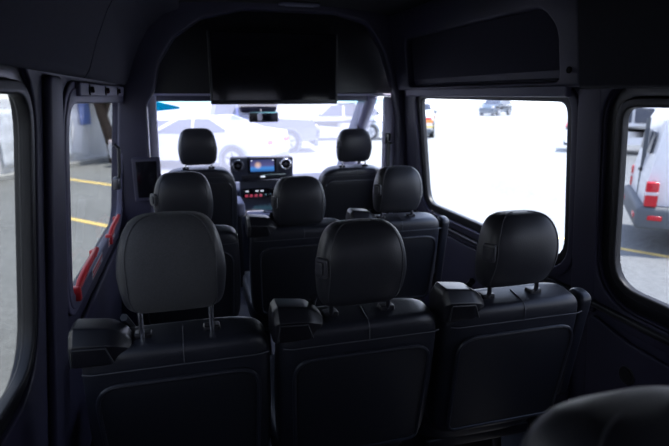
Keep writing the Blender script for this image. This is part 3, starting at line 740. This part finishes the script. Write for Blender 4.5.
sx = car_ends(4.4, 1.82, 1.08, ((-2.02, 1.2), (-1.62, 1.6)), ((1.12, 1.1), (.55, 1.6)))
vehicle('white_suv', 'overexposed white car behind the pickup, left of the front passenger headrest', 'car', (6.75, 23.6), math.radians(172), 4.4, 1.82, suv, 1.08, 1.68, suvw, (-1.35, 1.35), .36, 'wpaint', extra=sx)
vehicle('dark_suv', 'small dark car far across the bright lot, top of the large right window', 'car', (30.2, 47.5), math.radians(215), 4.4, 1.82, suv, 1.08, 1.68, suvw, (-1.35, 1.35), .36, 'dgrey', extra=sx)
def stripes(t, hw):
    sx(t, hw)
    for s in (-1, 1):
        mesh_obj('orange_stripe', box(-2.1, 2.0, s*.915-.006, s*.915+.006, .86, 1.02, .002, 1), 'orange', t)
        mesh_obj('yellow_stripe', box(-2.1, 2.0, s*.915-.006, s*.915+.006, .45, .62, .002, 1), 'yellow', t)
    mesh_obj('orange_stripe', box(-2.26, -2.19, -.82, .82, .72, .86, .005, 1), 'orange', t)
    mesh_obj('yellow_stripe', box(-2.26, -2.19, -.82, .82, .50, .60, .005, 1), 'yellow', t)
vehicle('striped_car', 'white car with orange and yellow stripes at left edge of large right window', 'car', (11.3, 25.0), math.radians(65), 4.4, 1.82, suv, 1.08, 1.68, suvw, (-1.35, 1.35), .36, 'wpaint', extra=stripes)
vehicle('parked_car', 'white car mostly hidden behind the right edge of the large right window', 'car', (15.2, 15.1), math.radians(-40), 4.4, 1.82, suv, 1.08, 1.68, suvw, (-1.35, 1.35), .36, 'wpaint', extra=sx)

# white panel van close outside the rear right window
VL, VW = 4.3, 1.80; va = math.radians(-39.5)
corner = Vector((5.48, 5.12)); ca, sa = math.cos(va), math.sin(va)
cx_ = corner.x - (-VL/2*ca + VW/2*sa); cy_ = corner.y - (-VL/2*sa - VW/2*ca)
vb = [(-2.15, .38), (2.1, .35), (2.15, .85), (1.9, 1.08), (1.35, 1.2), (.75, 1.72), (.1, 1.92), (-1.9, 1.93), (-2.02, 1.7), (-2.14, .95)]
def van_extra(t, hw):
    for s in (-1, 1):
        o = mesh_obj('tail_lamp', box(-VL/2-.012, -VL/2+.13, s*(VW/2-.03)-.055, s*(VW/2-.03)+.055, .64, .95, .02), 'tail', t)
        mesh_obj('reversing_lens', box(-VL/2-.018, -VL/2+.135, s*(VW/2-.03)-.058, s*(VW/2-.03)+.058, .78, .83, .012), 'tailclear', o)
        mesh_obj('rear_door_window', plate(rrect(.18 if s > 0 else -.50, .50 if s > 0 else -.18, 1.26, 1.54, .05), [], .02, lambda y, z, w: (-VL/2+.005-w+(z-.95)*.12+.0, y, z), 0), 'carglass', t)
        mesh_obj('headlamp', box(VL/2-.3, VL/2+.0, s*.68-.12, s*.68+.12, .80, 1.0, .03), 'tailclear', t)
        mesh_obj('door_handle', box(-1.05, -.85, s*(VW/2+.012)-.02, s*(VW/2+.012)+.02, 1.02, 1.06, .01), 'gloss', t)
        mesh_obj('side_moulding', box(-1.3, 1.1, s*(VW/2+.005)-.015, s*(VW/2+.005)+.015, .55, .66, .01), 'bumper', t)
    bm = box(-VL/2-.09, -VL/2+.42, -VW/2-.03, VW/2+.03, .34, .64, .06)
    bo = mesh_obj('rear_bumper', bm, 'bumper', t)
    for s in (-1, 1): mesh_obj('reflector', box(-VL/2-.10, -VL/2-.05, s*.68-.12, s*.68+.12, .46, .52, .008), 'tail', bo)
    mesh_obj('side_reflector', box(-VL/2+.04, -VL/2+.20, -VW/2-.042, -VW/2-.02, .47, .53, .008), 'tail', bo)
    mesh_obj('rear_door_handle', box(-VL/2-.02, -VL/2+.03, -.06, .10, .98, 1.02, .01), 'gloss', t)
    mesh_obj('rear_door_seam', box(-VL/2-.004, -VL/2+.05, -.006, .006, .62, 1.7, .002, 1), 'bumper', t)
    mesh_obj('windscreen', plate(rrect(-.68, .68, 0, .72, .05), [], .02, lambda y, z, w: (1.32-z*.80+.02, y*(1-.12*z), 1.22+z*.68+.01), 0), 'carglass', t)
vehicle('panel_van', 'white panel van with red tail lamp outside the rear right window', 'van', (cx_, cy_), va, VL, VW, vb, 1.05, 1.93, [[(1.15, 1.25), (.70, 1.66), (.25, 1.72), (.25, 1.22)]], (-1.30, 1.38), .33, 'wpaint', extra=van_extra, roofw=.84)

# ------------------------------------------------------------------ light
w = bpy.data.worlds.new('sky'); S.world = w; w.use_nodes = True
nt = w.node_tree; bg = nt.nodes['Background']
tc = nt.nodes.new('ShaderNodeTexCoord'); sp = nt.nodes.new('ShaderNodeSeparateXYZ'); rp = nt.nodes.new('ShaderNodeValToRGB')
rp.color_ramp.elements[0].position = 0; rp.color_ramp.elements[0].color = (.90, .93, 1.0, 1)
rp.color_ramp.elements[1].position = .6; rp.color_ramp.elements[1].color = (.48, .60, .92, 1)
nt.links.new(tc.outputs['Generated'], sp.inputs[0]); nt.links.new(sp.outputs['Z'], rp.inputs[0]); nt.links.new(rp.outputs[0], bg.inputs[0])
bg.inputs[1].default_value = 1.6
sl = bpy.data.lights.new('sun', 'SUN'); sl.energy = 5.0; sl.angle = .01; sl.color = (1, .96, .9)
so = bpy.data.objects.new('sun', sl); COL.objects.link(so)
el, az = math.radians(72), math.radians(110)     # azimuth from +Y towards +X
dirv = Vector((math.sin(az)*math.cos(el), math.cos(az)*math.cos(el), math.sin(el)))
so.rotation_euler = dirv.to_track_quat('Z', 'Y').to_euler(); so.location = dirv*20

# ------------------------------------------------------------------ camera
f = 520.; pitch = math.atan((223-95)/f); yaw = math.atan((334.5-185)/f*math.cos(pitch))
cam = bpy.data.cameras.new('camera'); co = bpy.data.objects.new('camera', cam); COL.objects.link(co)
cam.sensor_fit = 'HORIZONTAL'; cam.sensor_width = 36; cam.lens = f*36/669; cam.clip_start = .02; cam.clip_end = 500
co.location = (0, 0, CAMZ)
fw = Vector((math.sin(yaw)*math.cos(pitch), math.cos(yaw)*math.cos(pitch), -math.sin(pitch)))
co.rotation_euler = fw.to_track_quat('-Z', 'Y').to_euler()
S.camera = co

S.view_settings.view_transform = 'Standard'; S.view_settings.look = 'None'; S.view_settings.gamma = 1
S.view_settings.exposure = 1.5; S.view_settings.use_curve_mapping = False
cam.dof.use_dof = True; cam.dof.focus_distance = 1.5; cam.dof.aperture_fstop = 3.6
S.cycles.use_denoising = True
S.cycles.max_bounces = 10; S.cycles.diffuse_bounces = 5; S.cycles.transparent_max_bounces = 12
S.cycles.sample_clamp_indirect = 6
